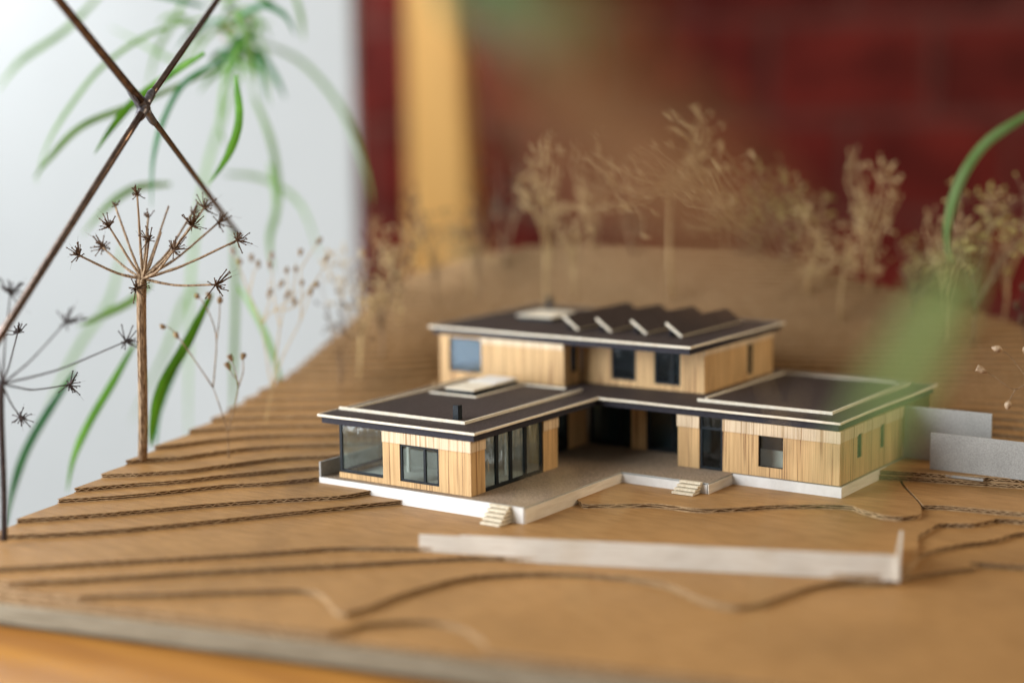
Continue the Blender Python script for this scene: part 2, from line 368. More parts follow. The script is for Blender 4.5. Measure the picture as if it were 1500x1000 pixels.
c1 = spline([(.2245,.1515),(.237,.158),(.264,.162),(.285,.166),(.33,.175),(.6,.24)], step=.003)
layer(clip_rect([np.array((.1983,.191)), np.array((.2245,.1515))]+c1+[toxy(.6,.6), toxy(.103,.6), np.array((.1513,.271))]), zl(0), .5)

# the hill: a height surface through measured points, cut at every sheet
ctrl = [(-.2129,-.1717,-.0037),(-.2226,-.134,-.0006),(-.19,-.097,-.0006),(-.163,-.053,-.0006),(-.139,-.027,-.0006),(-.122,.0,-.0006),
 (-.226,-.116,.0025),(-.203,-.084,.0025),(-.174,-.041,.0025),(-.155,-.011,.0025),(-.134,.014,.0025),
 (-.232,-.088,.0056),(-.214,-.074,.0056),(-.192,-.047,.0056),(-.181,-.021,.0056),(-.174,-.003,.0056),(-.145,.030,.0056),
 (-.239,-.063,.0087),(-.232,-.050,.0087),(-.211,-.016,.0087),(-.199,.011,.0087),(-.18,.033,.0087),(-.152,.055,.0087),
 (-.2462,-.0189,.0128),(-.2526,.0106,.0147),(-.263,.0579,.0205),(-.2732,.105,.0274),(-.2843,.1556,.0349),(-.2938,.1992,.0473),
 (-.3013,.2336,.0564),(-.3078,.2637,.0667),(-.3133,.2887,.078),(-.327,.3585,.088),(-.2629,.3726,.1049),(-.201,.3861,.1139),
 (-.112,.4055,.1182),(-.0272,.424,.1133),(.0274,.4359,.1000),(.0804,.4474,.0861),(.132,.4587,.0744),(.1823,.4696,.0603),(.30,.49,.045),
 (-.165,.10,.016),(-.175,.2,.028),(-.172,.3,.045),(-.1,.335,.050),(0,.335,.040),(.06,.33,.028),(.17,.315,.010),(.2,.262,.000),
 (.27,.262,.0005),(.30,.30,.006),(.32,.38,.020),(.40,.30,.001),(.24,.32,.010),(.42,.42,.018),
 (0,.1,-.004),(.1,.0,-.012),(.1,.2,-.004),(.3,.1,-.013),(0,-.1,-.014),(.25,-.1,-.018),(-.05,-.2,-.014),(.42,.15,-.012)]
X = np.array([c[:2] for c in ctrl]); Z = np.array([c[2] for c in ctrl])
def phi(r): return np.where(r > 1e-9, r*r*np.log(np.maximum(r, 1e-9)), 0)
A_ = phi(np.linalg.norm(X[:,None]-X[None], axis=2)) + np.eye(len(X))*1e-5
B_ = np.c_[np.ones(len(X)), X]
sol = np.linalg.solve(np.block([[A_, B_],[B_.T, np.zeros((3,3))]]), np.r_[Z, 0,0,0])
def height(P):
    return phi(np.linalg.norm(P[:,None]-X[None], axis=2))@sol[:len(X)] + sol[len(X)] + P@sol[-2:]
NS, NT = 180, 160
ss = np.linspace(S0, S1, NS); tt = np.linspace(T0, T1, NT)
G = np.array([[toxy(s_, t_) for t_ in tt] for s_ in ss]).reshape(-1,2)
Hh = height(G)
cut = ((G[:,0] > -.1245) & (G[:,0] < .185) & (G[:,1] > -.02) & (G[:,1] < .312)) | ((G[:,0] > -.159) & (G[:,0] < .1) & (G[:,1] > .14) & (G[:,1] < .322)) \
      | ((G[:,0] > .17) & (G[:,1] < .254))
Hh = np.where(cut, -.02, Hh).reshape(NS, NT)
Hh = np.pad(Hh, 1, constant_values=-1e4)
ssp = np.r_[S0-1e-4, ss, S1+1e-4]; ttp = np.r_[T0-1e-4, tt, T1+1e-4]
def contours(lev):
    segs = {}; 
    def ip(i0,j0,i1,j1):
        a, b = Hh[i0,j0], Hh[i1,j1]; f = (lev-a)/(b-a)
        return (ssp[i0]+(ssp[i1]-ssp[i0])*f, ttp[j0]+(ttp[j1]-ttp[j0])*f)
    pts = {}
    for i in range(NS+1):
        for j in range(NT+1):
            q = [(i,j),(i+1,j),(i+1,j+1),(i,j+1)]; ins = [Hh[a] > lev for a in q]
            if all(ins) or not any(ins): continue
            ent, ext = [], []
            for e in range(4):
                a, b = e, (e+1) % 4
                if ins[a] != ins[b]:
                    key = tuple(sorted((q[a], q[b])))
                    if key not in pts: pts[key] = ip(*q[a], *q[b])
                    (ext if ins[a] else ent).append(key)
            # region kept on the left: leave at 'ext' edges -> enter at 'ent'
            for x_, e_ in zip(ext, ent if len(ent) == 1 else ent[::-1]): segs[x_] = e_
    loops = []
    while segs:
        st = next(iter(segs)); cur = st; lp = []
        while cur in segs: lp.append(pts[cur]); cur = segs.pop(cur)
        if len(lp) > 12: loops.append(lp)
    return loops
k = 3
while zl(k) < Hh.max():
    for lp in contours(zl(k)-.0002):
        P = [toxy(*p) for p in lp]; n = len(P)
        ar = abs(sum(P[i-1][0]*P[i][1]-P[i][0]*P[i-1][1] for i in range(n)))/2
        if ar < 2e-4: continue
        layer(P, zl(k), k)
    k += 1
mb = MB()
bb = [tuple(toxy(s_, t_)) for s_, t_ in ((S0-.001,T0-.001),(S1,T0-.001),(S1,T1),(S0-.001,T1))]
mb.prism(bb, -.0352, zl(-5)-LT, 0); ib = [tuple(toxy(s_, t_)) for s_, t_ in ((S0+.003,T0+.004),(S1,T0+.004),(S1,T1),(S0+.003,T1))]; mb.prism(ib, -.0389, -.0352, 0); mb.build('base_board', mat('base_edge', (.33,.29,.21), .7, .3, dark=(.22,.185,.125), scale=(40,40,700)), terrain)

mb = MB(); tb = [tuple(toxy(*p)) for p in ((-.2475,-.75),(1.1,-.75),(1.1,.55),(-.2475,.55))]
mb.prism(tb, -.0690, -.0390); tag(mb.build('table_top', TABLE), 'orange pine table top under the front edge of the cardboard site model', 'table')

# ------------------------------------------------------------------ the house model
house = thing('model_house', 'small architectural model of a two storey wooden house with flat brown roofs', 'model house', (.03,.15,-.0125))
def seg_wall(ax, c, a0, a1, z0, z1, face, th=.0013, m=None, name='wood_panel'):
    """boards standing side by side; ax 'x': wall along x at y=c, 'y': along y at x=c; face = sign of its outer normal"""
    mb = MB(); a = a0
    while a < a1-1e-5:
        w_ = random.choice((.0008,.0010,.0013,.0016)); b = min(a+w_, a1)
        if a1-b < .0006: b = a1
        pr = random.uniform(0,.00010); g = .00004 if b < a1 else 0
        o, i = c+face*pr, c-face*th
        lo, hi = min(o,i), max(o,i)
        if ax == 'x': mb.box(a, b-g, lo, hi, z0, z1)
        else: mb.box(lo, hi, a, b-g, z0, z1)
        a = b
    return mb.build(name, m or WOOD, house)
def wall(ax, c, a0, a1, z0, z1, face, holes=(), m=None, name='wood_wall', th=.0013):
    """boarded wall with rectangular openings (a0,a1,z0,z1); joined into one mesh"""
    mb = MB(); xs = [a0]
    ed = sorted({h for H_ in holes for h in H_[:2]} | {a1}); a = a0
    while a < a1-1e-5:
        nx = min(e for e in ed if e > a+1e-5); w_ = random.choice((.0008,.0010,.0013,.0016)); b = min(a+w_, nx)
        if nx-b < .0006: b = nx
        pr = random.uniform(0,.00010); mid = (a+b)/2; spans = [(z0,z1)]
        for h in holes:
            if h[0] < mid < h[1]:
                spans = [s_ for (p,q) in spans for s_ in ((p, min(q,h[2])), (max(p,h[3]), q)) if s_[1]-s_[0] > 1e-5]
        lo, hi = sorted((c+face*pr, c-face*th))
        for p, q in spans:
            if ax == 'x': mb.box(a, b-(.00004 if b < a1 else 0), lo, hi, p, q)
            else: mb.box(lo, hi, a, b-(.00004 if b < a1 else 0), p, q)
        a = b
    return mb.build(name, m or WOOD, house)
def glazing(ax, c, a0, a1, z0, z1, face, mull=(), bars=('l','r','t','b'), fw=.0016, pane=PANE, name='window', zm=(), rec=.0006):
    """window: black frame, mullions and a pane, all children of one window frame"""
    mb = MB(); th = .0012; co = c-face*rec
    def bx_(p, q, r, s_, prd=0):
        lo, hi = sorted((co+face*prd, co-face*th))
        if ax == 'x': mb.bbox(p, q, lo, hi, r, s_, .00012)
        else: mb.bbox(lo, hi, p, q, r, s_, .00012)
    zb = z0+(fw*.8 if 'b' in bars else 0); zt = z1-(fw*.8 if 't' in bars else 0)
    if 'b' in bars: bx_(a0, a1, z0, zb)
    if 't' in bars: bx_(a0, a1, zt, z1)
    if 'l' in bars: bx_(a0, a0+fw, zb, zt, .0001)
    if 'r' in bars: bx_(a1-fw, a1, zb, zt, .0001)
    for m_ in zm: bx_(a0, a1, m_-fw/2, m_+fw/2, -.0001)
    fo = mb.build(name, BLACK, house)
    for m_ in mull:
        mb = MB(); bx_(m_-fw*.55, m_+fw*.55, zb, zt, .00015); mb.build('mullion', BLACK, fo)
    mb = MB(); pc = co-face*.0007
    if ax == 'x': mb.box(a0+.0002, a1-.0002, pc-.00015, pc+.00015, z0+.0002, z1-.0002)
    else: mb.box(pc-.00015, pc+.00015, a0+.0002, a1-.0002, z0+.0002, z1-.0002)
    mb.build('pane', pane, fo)
    return fo

ZR, ZU = .0403, .0759; TT = .0013; EV = .0343; EU = .0700
# platform
plat = [(-.1212,-.0029),(.0376,-.0029),(.0376,.1099),(.1005,.1099),(.1005,.1424),(.1751,.1424),(.1751,.305),(-.155,.305),(-.155,.16),(-.1212,.16)]
mb = MB(); mb.prism(plat, -.0011, 0, 0, 1); mb.build('deck', [GREYB, GREYW], house)
ins = [(-.1210,-.0027),(.0374,-.0027),(.0374,.1101),(.1003,.1101),(.1003,.1426),(.1749,.1426),(.1749,.304),(-.154,.304),(-.154,.161),(-.1210,.161)]
mb = MB(); mb.prism(ins, -.0125, -.0011, 0); mb.build('foundation', GREYW, house)
def strip(x0,x1,y0,y1,z0,z1,m,name='edge_strip'):
    mb = MB(); mb.bbox(x0,x1,y0,y1,z0,z1,.00008); return mb.build(name, m, house)
strip(-.1213,.0376,-.0037,-.0029,-.0124,-.0002,WHITEB)
strip(.0376,.0384,-.0029,.1091,-.0124,-.0010,BALSA_WARM)  # right-facing strips coloured tan for the warm light on that side
strip(.0384,.0999,.1091,.1099,-.0124,-.0012,WHITEB)
strip(.1005,.1013,.1091,.1416,-.0124,-.0009,BALSA_WARM)
strip(.1013,.1759,.1416,.1424,-.0124,-.0003,WHITEB)
strip(.1751,.1759,.1424,.2140,-.0124,-.0003,BALSA_WARM)
strip(-.1218,-.1204,-.0030,.10,-.0002,.0098,GREYW,'parapet')
# steps
def steps(x, y, dx, n, z0, rise, run, w_):
    g = []
    for i in range(n):
        mb = MB(); zt = z0-rise*i
        yy = y-run*(i+1)
        mb.bbox(x+dx*i, x+dx*i+w_, yy-.0006, y-.0002, zt-rise*.95, zt-rise*.95+.0013, .0001); mb.build('stair_tread', TREAD, house)
        if i < n-1:
            mb = MB(); mb.box(x+dx*i+.0008, x+dx*i+w_-.0008, yy+.0005, y-.0004, zt-rise*1.95, zt-rise*.97); mb.build('stair_riser', GREYB, house)
steps(.0820, .1091, -.0004, 4, .0010, .0019, .0026, .0150)
steps(.0150, -.0037, .0002, 5, .0008, .0021, .0027, .0140)

# lower storey, left wing
wall('x', .0021, -.0729, -.0046, .0002, EV, -1, [(-.0594,-.0288,.0035,.0272)])
wall('x', .0021, -.1090, -.0730, .0002, .0036, -1, name='wood_sill')
wall('x', .0014, -.0729, -.0041, .0274, EV, -1, m=BAND, name='fascia_band', th=.0006)
glazing('x', .0021, -.1088, -.0730, .0037, EV, -1, bars=('l','b'), fw=.0022)
glazing('x', .0021, -.0594, -.0288, .0035, .0272, -1, mull=(-.0403,), fw=.0017)
wall('y', -.0046, .0035, .0170, .0002, EV, 1)
wall('y', -.0039, .0021, .0172, .0274, EV, 1, m=BAND, name='fascia_band', th=.0006)
glazing('y', -.0046, .0171, .0818, .0003, EV, 1, mull=(.0306,.0458,.0622), bars=('r','b'), fw=.0026, rec=.0004)
wall('y', -.0046, .0820, .0988, .0002, EV, 1)
wall('y', -.0039, .0819, .0992, .0270, EV, 1, m=BAND, name='fascia_band', th=.0006)
wall('x', .0989, -.029, -.0060, .0002, EV, 1)
# left side of the wing: glazed corner, then boards
glazing('y', -.1088, .0034, .055, .0037, EV, -1, bars=('r','b','t'), fw=.002)
wall('y', -.1088, .0550, .160, .0002, EV, -1)
wall('y', -.1088, .0034, .055, .0002, .0036, -1, name='wood_sill')
# courtyard
glazing('y', -.0290, .1003, .151, .0003, EV, 1, mull=(.125,), pane=PANED)
wall('y', -.0290, .1512, .1745, .0002, EV, 1)
glazing('x', .1755, -.0275, .0063, .0003, EV-.002, -1, mull=(-.0025,), pane=PANED, fw=.0024)
wall('x', .1755, .0065, .0178, .0002, EV, -1)
glazing('x', .1755, .0180, .0602, .0003, EV-.002, -1, mull=(.039,), pane=PANED, fw=.0024)
wall('x', .1750, -.0275, .0602, EV-.002, EV, -1, name='wood_lintel', th=.0006)
wall('y', .0603, .1450, .1755, .0002, EV, -1)
# lower storey, right wing
wall('x', .1437, .0603, .0760, .0002, EV, -1)
wall('x', .1431, .0597, .0761, .0267, EV, -1, m=BAND, name='fascia_band', th=.0005)
glazing('x', .1437, .0762, .0928, .0003, EV, -1, zm=(.0272,), fw=.0017, pane=PANED, name='door', bars=('l','r','b'))
wall('x', .1437, .0930, .1736, .0002, EV, -1, [(.1182,.1354,.0063,.0264)])
wall('x', .1431, .0929, .1741, .0267, EV, -1, m=BAND, name='fascia_band', th=.0005)
glazing('x', .1437, .1182, .1354, .0063, .0264, -1, fw=.0006, rec=.0009)
wall('y', .1736, .1450, .2456, .0002, EV, 1, [(.1706,.1777,.0126,.0281),(.2080,.2136,.0124,.0282)])
wall('y', .1742, .1437, .2458, .0272, EV, 1, [(.1706,.1777,.0126,.0281),(.2080,.2136,.0124,.0282)], m=BAND, name='fascia_band', th=.0005)
glazing('y', .1736, .1706, .1777, .0126, .0281, 1, fw=.0006, pane=PANED)
glazing('y', .1736, .2080, .2136, .0124, .0282, 1, fw=.0006, pane=PANED)
wall('x', .2457, .150, .1720, .0002, EV, 1)
# interior: floor slab edges, back walls, a partition
mb = MB(); mb.box(-.107,-.032,.100,.101,.0003,EV); mb.build('partition', INNER, house)
wall('x', .3000, -.153, .172, .0002, EV, 1, [(-.03,.10,.004,.029)], name='rear_wall')  # rear opening added so lit terrain shows through the right wing window
mb = MB(); mb.box(-.154,-.1528,.163,.300,.0003,EV); mb.build('rear_wall', WOOD, house)
mb = MB(); mb.box(-.027,.060,.189,.190,.0003,EV); mb.build('partition', GREYW, house)
mb = MB(); mb.box(.096,.140,.156,.157,.0003,.0150); mb.build('partition', WHITEB, house)  # pale board added to brighten the lower half of the right wing window
mb = MB(); mb.box(-.100,-.045,.050,.0506,.0003,.012); mb.build('partition', GREYW, house)
mb = MB(); mb.box(-.1070,-.0062,.0037,.0985,.0003,.0008); mb.build('interior_floor', WHITEB, house)
# interior columns behind the glass
for x_, y_ in ((-.080,.035),(-.020,.060)):
    mb = MB(); mb.bbox(x_,x_+.002,y_,y_+.002,.0003,EV,.0002); mb.build('column', WHITEB, house)

def roof(poly, z, name):
    """brown top sheet, cream cut edge all round, slate fascia slab set back below"""
    n = len(poly); P = [np.array(p) for p in poly]
    def off(d):
        out = []
        for i in range(n):
            a, b, c = P[i-1], P[i], P[(i+1) % n]
            e, f = (b-a)/np.linalg.norm(b-a), (c-b)/np.linalg.norm(c-b)
            n1, n2 = np.array([-e[1], e[0]]), np.array([-f[1], f[0]])
            out.append(tuple(b+(n1+n2)*d))
        return out
    mb = MB(); mb.prism(off(.0004), z-TT, z, 0); r = mb.build(name, ROOF, house)
    for i in range(n):
        a, b = P[i], P[(i+1) % n]; e = (b-a)/np.linalg.norm(b-a); nn = np.array([-e[1], e[0]])
        q = [a, b, b+nn*.0004+(-e)*.0004*0, a+nn*.0004]
        # slightly wavy glued strip
        mb = MB(); L_ = np.linalg.norm(b-a); m_ = max(2, int(L_/.008)); vs = []
        for j in range(m_+1):
            p = a+(b-a)*j/m_; wv = noise.noise(Vector((p[0]*60,p[1]*60,z*90)))*.00018
            o = p-nn*(.0002); i_ = p+nn*.0005
            vs += [(*o, z-TT-.0001+wv),(*o, z+.0001+wv),(*i_, z+.0001+wv),(*i_, z-TT-.0001+wv)]
        fs = [f for j in range(m_) for f in ((4*j,4*j+4,4*j+5,4*j+1),(4*j+1,4*j+5,4*j+6,4*j+2),(4*j+2,4*j+6,4*j+7,4*j+3),(4*j+3,4*j+7,4*j+4,4*j))]+[(0,1,2,3),(4*m_+3,4*m_+2,4*m_+1,4*m_)]
        mb.add(vs, fs); mb.build('roof_edge_strip', TRIM, r)
    mb = MB(); mb.prism(off(.0019), z-.0058, z-TT-.0001); mb.build('fascia', FASCIA, r)
    return r
lower = roof([(-.1245,0),(0,0),(0,.142),(.1743,.142),(.1743,.2972),(.1743,.306),(-.160,.306),(-.160,.160),(-.1245,.160)][:4]+[(.1743,.306),(-.1245,.306)], ZR, 'lower_roof')
upper = roof([(-.1583,.1641),(.0583,.1641),(.0583,.307),(-.1583,.307)], ZU, 'upper_roof')
def rim(r, x0,x1,y0,y1,z, h=.0019):
    mb = MB(); mb.bbox(x0,x1,y0,y1,z,z+h,.00012); mb.build('rim_strip', TRIM, r)
def sheet(r, poly, z, h=.0009):
    mb = MB(); mb.prism(poly, z, z+h); mb.build('roof_sheet', ROOF, r)
W_ = .0011
# left wing: raised sheet with an L of rim strips
sheet(lower, [(-.1135,.0203),(-.0222,.0203),(-.0222,.1530),(-.0670,.1530),(-.0670,.0948),(-.1050,.0948),(-.1050,.1590),(-.1135,.1590)], ZR)
rim(lower, -.1225,-.0210,.0192,.0203,ZR); rim(lower, -.0222,-.0210,.0203,.1560,ZR)
rim(lower, -.0668,-.0330,.1530,.1541,ZR); rim(lower, -.0680,-.0668,.0960,.1541,ZR); rim(lower, -.1062,-.0668,.0948,.0960,ZR)
rim(lower, -.1140,-.1129,.0203,.1590,ZR)
mb = MB(); mb.bbox(-.0950,-.0718,.0990,.1505,ZR,ZR+.0042,.0002); sk = mb.build('skylight', BLACK, lower)
mb = MB(); mb.bbox(-.0956,-.0712,.0984,.1512,ZR+.0043,ZR+.0053,.0002); mb.build('roof_light_cover', TRIM, lower)
mb = MB(); mb.bbox(-.0950,-.0720,.1250,.1505,ZR+.0054,ZR+.0059,.0001); mb.build('roof_light_cover', WHITEB, lower, label='whiter raised rear half of the roof light cover')
mb = MB(); mb.bbox(-.0352,-.0308,.0258,.0302,ZR+.0008,ZR+.0100,.00025); mb.build('chimney', BLACK, lower)
# right wing rim
sheet(lower, [(.0672,.1642),(.1583,.1642),(.1583,.2880),(.0672,.2880)], ZR)
rim(lower, .0640,.1600,.1630,.1642,ZR); rim(lower, .1583,.1594,.1642,.2935,ZR)
rim(lower, .0661,.0672,.1700,.2892,ZR); rim(lower, .0672,.1530,.2880,.2892,ZR)
# upper storey
wall('x', .1659, -.1500, -.1250, .0002, ZR+.0001, -1)
wall('x', .1659, -.1500, -.0425, ZR+.0002, EU, -1, [(-.1416,-.1127,.0436,.0687)])
wall('x', .1653, -.1127, -.0425, .0660, EU, -1, m=BAND, name='fascia_band', th=.0005)
glazing('x', .1659, -.1416, -.1127, .0436, .0687, -1, fw=.0012, pane=BLUEREFL)
wall('y', -.0418, .1672, .1872, ZR+.0002, EU, 1, [(.1740,.1819,.0490,.0680)])
glazing('y', -.0418, .1740, .1819, .0490, .0680, 1, fw=.0012, pane=PANED)
wall('x', .1886, -.0418, .0554, ZR+.0002, EU, -1, [(-.0175,.0022,.0447,.0682),(.0169,.0373,.0443,.0682)])
glazing('x', .1886, -.0175, .0022, .0447, .0682, -1, fw=.0018, pane=PANED)
glazing('x', .1886, .0169, .0373, .0443, .0682, -1, mull=(.0305,), fw=.0018, pane=PANED)
wall('y', .0554, .1900, .2935, ZR+.0002, EU, 1, [(.2535,.2617,.0438,.0660)])
wall('y', .0560, .1886, .2935, .0664, EU, 1, m=BAND, name='fascia_band', th=.0005)
glazing('y', .0554, .2535, .2617, .0438, .0660, 1, fw=.0012, pane=PANED)
wall('x', .2935, -.1500, .0541, ZR+.0002, EU, 1)
wall('y', -.1500, .1672, .2922, ZR+.0002, EU, -1, [(.175,.215,.0436,.0687)])
glazing('y', -.1500, .175, .215, .0436, .0687, -1, fw=.0012, pane=PANE)
mb = MB(); mb.box(-.148,.053,.238,.239,ZR+.0003,EU); mb.build('partition', INNER, house)
# hatch, chimney and the four tilted solar rows
mb = MB(); mb.bbox(-.1215,-.0905,.2245,.2575,ZU,ZU+.0026,.0002); mb.build('roof_hatch', BLACK, upper)
mb = MB(); mb.bbox(-.1220,-.0900,.2240,.2580,ZU+.0027,ZU+.0037,.0002); mb.build('hatch_cover', TRIM, upper)
mb = MB(); mb.bbox(-.1295,-.1258,.2767,.2804,ZU,ZU+.0112,.00025); mb.build('chimney', BLACK, upper)
for i, (x0, y0) in enumerate(((-.0475,.1925),(-.0222,.1955),(.0048,.1980),(.0328,.1975))):
    y1 = y0+.090; lo = Vector((x0,0,ZU+.0006)); hi = Vector((x0-.0122,0,ZU+.0092))
    up = (hi-lo).normalized(); nrm = Vector((up.z,0,-up.x)); nrm = nrm if nrm.z > 0 else -nrm
    mb = MB(); a = lo-nrm*.0004; b = hi-nrm*.0004
    mb.hull((a.x,y0,a.z),(a.x,y1,a.z),(b.x,y1,b.z),(b.x,y0,b.z), nrm*.0015, 0)
    r = mb.build('solar_rack', TRIM, upper)
    for j in range(3):
        ya = y0+.0010+j*.0297; yb = ya+.0292
        mb = MB(); a = lo+nrm*.0012+up*.0003; b = hi+nrm*.0012-up*.0001
        mb.hull((a.x,ya,a.z),(a.x,yb,a.z),(b.x,yb,b.z),(b.x,ya,b.z), nrm*.0006, 0)
        o = mb.build('solar_panel', ROOF, upper)
    mb = MB(); a = lo-nrm*.0012; b = hi-nrm*.0012
    mb.add([(hi.x+.001,y0+.004,ZU),(hi.x+.002,y0+.004,ZU),(hi.x+.002,y0+.004,hi.z-.002),(hi.x+.001,y0+.004,hi.z-.0015),
            (hi.x+.001,y1-.004,ZU),(hi.x+.002,y1-.004,ZU),(hi.x+.002,y1-.004,hi.z-.002),(hi.x+.001,y1-.004,hi.z-.0015)],
           [(0,1,2,3),(7,6,5,4),(0,4,5,1),(1,5,6,2),(2,6,7,3),(3,7,4,0)])
    mb.build('solar_support', FASCIA, upper)
# carport side: slab and two grey walls
cp = thing('parking_slab', 'flat grey board slab standing beside the right wing behind the double cardboard edge', 'slab', (.203,.23,-.0025))
mb = MB(); mb.bbox(.1762,.2400,.2145,.2500,-.0025,-.0010,.0001); mb.build('slab', GREYB, cp)
mb = MB(); mb.bbox(.1762,.2400,.2138,.2144,-.0026,-.0012,.0001); mb.build('slab_edge', GREYW, cp)
mb = MB(); mb.bbox(.1745,.2335,.2464,.2480,-.0008,.0345,.00012)
tag(mb.build('grey_wall', GREYW), 'rear grey card wall meeting the back corner of the right wing', 'model wall')
mb = MB(); mb.bbox(.2020,.3600,.2220,.2236,-.0008,.0232,.00012)
tag(mb.build('grey_wall', GREYW), 'front grey card wall running out of the picture on the right', 'model wall')

# front garden wall of whitewashed balsa with its short return
gw = thing('garden_wall', 'long low whitewashed balsa wall in the foreground with a short return at its right end', 'garden wall', (.14,-.03,-.0161))
A = np.array([.0154,-.0761]); B = np.array([.2600,.0200]); n_ = 8
d_ = (B-A)/np.linalg.norm(B-A); nn = np.array([d_[1], -d_[0]])
def wallpiece(p, q, z0, z1, th, name, m=BALSA_WARM):
    e = (q-p)/np.linalg.norm(q-p); n2 = np.array([e[1], -e[0]])
    mb = MB(); mb.prism([tuple(p), tuple(q), tuple(q-n2*th), tuple(p-n2*th)], z0, z1); return mb.build(name, m, gw)
st = A+d_*.024
wallpiece(A, st, -.0129, -.0031, .0016, 'wall_board'); wallpiece(st+d_*.0001, B, -.0160, -.0024, .0016, 'wall_board')
wallpiece(np.array([.2622,.0188]), np.array([.2480,.0590]), -.0160, .0010, .0016, 'return_board')

# ------------------------------------------------------------------ dried plants used as trees
def ground(x, y):
    h = float(height(np.array([[x, y]]))[0]); return max(h, -.0223)
def umbel(name, label, base, hub, ends, r0, stemM, starM, dep, grp=None, star=.0085, hair=True):
    t = thing(name, label, 'dried plant', base, grp)
    mb = MB(); b = Vector(base); h = Vector(hub)
    P = [b + (h-b)*f + Vector((math.sin(f*5)*.0006, math.cos(f*4)*.0005, 0)) for f in (0,.1,.25,.4,.55,.7,.85,.95,1)]
    mb.tube(P, [r0*q for q in (1.05,.95,.95,1.0,.93,.96,.98,1.15,1.1)], 9, 0, True, .03)
    # ribs along the stalk
    for a in range(7):
        an = a*.9; of = (CR*math.cos(an)-CF*math.sin(an))*r0*.86
        mb.tube([p+of for p in P], r0*.22, 4, 0)
    mb.build('stalk', stemM, t)
    for e in ends:
        px, py, dd, sc = e; tip = at(px, py, dep+dd)
        mid = (h+tip)/2 + Vector((0,0,-.0025))*min(1, abs((tip-h).length)/.03) + Vector([random.uniform(-.0008,.0008) for _ in range(3)])
        P = [Vector(p) for p in spline([tuple(h), tuple(h.lerp(mid,.5)+Vector((0,0,-.0006))), tuple(mid), tuple(tip)], n=4)]
        mb = MB(); n = len(P); mb.tube(P, [r0*(.36-.15*i/n) for i in range(n)], 6, 0, True, .15); ray = mb.build('ray', stemM, t)
        if sc <= 0: continue
        d = (tip-P[-3]).normalized(); mb = MB(); up = d
        mb.pod(tip-d*.0010, d, .0026*sc, .0011*sc)
        for i in range(int(20*min(1.2, sc+.2))):
            v = Vector([random.gauss(0,1) for _ in range(3)]).normalized() + d*.75; v.normalize()
            L_ = star*sc*random.choice((random.uniform(.3,.6),random.uniform(.7,1.15))); q = tip+v*L_+Vector((0,0,random.uniform(-.15,.25)*L_))
            m1 = tip+v*L_*.5
            mb.tube([tip, m1, q], [.00050,.00036,.00030], 4); mb.pod(q, v, .0013, .00055, n=4)
            if hair and random.random() < .45:
                mb.tube([q, q+(v+Vector([random.gauss(0,.3) for _ in range(3)]))*L_*.55], .00006, 3)
        mb.build('flower_star', starM, ray)
    return t
base1 = onz(208, 672, .0087); D1 = (base1-CAM).dot(CF)
umbel('dried_umbel', 'tall brown dried umbel with starry seed heads on the left edge of the hill', base1, at(209,408,D1-.04),
      [(116,374,-.01,1),(150,362,.015,1),(160,332,.0,.9),(169,302,.02,.35),(201,286,.0,.6),(217,319,.02,.5),(218,352,-.02,.8),(247,302,.03,0),
       (281,331,-.005,1.1),(299,305,.02,1.05),(320,326,.025,1),(347,352,-.01,1.1),(316,417,-.02,1.15),(254,367,-.03,1.1),(199,422,-.03,1),(281,313,.03,.8),(236,340,.01,0)],
      .0029, STEM, DARKST, D1-.04)
base2 = onz(5, 792, -.0068); D2 = (base2-CAM).dot(CF)
umbel('dried_umbel', 'dark dried umbel with spread rays cut off by the left edge of the picture', base2, at(3,562,D2),
      [(15,430,0,1.1),(96,472,-.01,1.15),(184,500,.04,.9),(102,563,.07,.9),(30,610,.05,.9),(26,487,.06,.7),(-20,410,0,1),(-60,500,0,1),(-50,600,.02,1)],
      .0017, DARKGR, DARKGR, D2)

def sprig(name, label, base_px, dep, paths, seeds, sm, pm, r=.0005, pl=.0052, pr=.0016, grp=None, z=None):
    """thin branching stem given as polylines (px, py, depth offset) with a pod at every seed point"""
    b = at(base_px[0], base_px[1], dep); t = thing(name, label, 'dried plant', b, grp); mb = MB()
    for P in paths:
        Q = [Vector(p) for p in spline([tuple(at(p[0],p[1],dep+(p[2] if len(p) > 2 else 0))) for p in P], n=4)]
        n = len(Q); mb.tube(Q, [r*(1-.5*i/n) for i in range(n)], 5, 0, True, .15)
    mb.build('stem', sm, t)
    for s_ in seeds:
        p = at(s_[0], s_[1], dep+(s_[3] if len(s_) > 3 else 0)); a = math.radians(s_[2] if len(s_) > 2 else 90)
        d = (CR*math.cos(a)+CU*math.sin(a)+CF*random.uniform(-.3,.3)).normalized()
        mb = MB(); mb.pod(p-d*pl*.5, d, pl*random.uniform(.85,1.15), pr, n=7, open_=random.random() < .3); mb.build('seed_pod', pm, t)
    return t
sprig('dried_sprig', 'thin forked sprig with a few small pods nearest the tall umbel', (335,672), 1.117,
      [[(335,672),(334,632)],[(334,632),(322,595),(312,567)],[(312,567),(280,520),(256,487),(240,476)],[(280,520),(266,500),(258,490)],
       [(312,567),(317,500),(309,465),(298,444),(290,433)],[(317,500),(321,470),(322,445)],[(334,632),(349,567),(340,548),(334,540)],
       [(349,567),(356,545),(356,523)],[(349,567),(345,545),(338,527)]],
      [(238,478,140),(258,491,120),(288,433,120),(306,434,100),(322,440,80),(338,525,120),(334,537,120),(356,522,75)], STEM, POD, .0005, .0050, .0019)
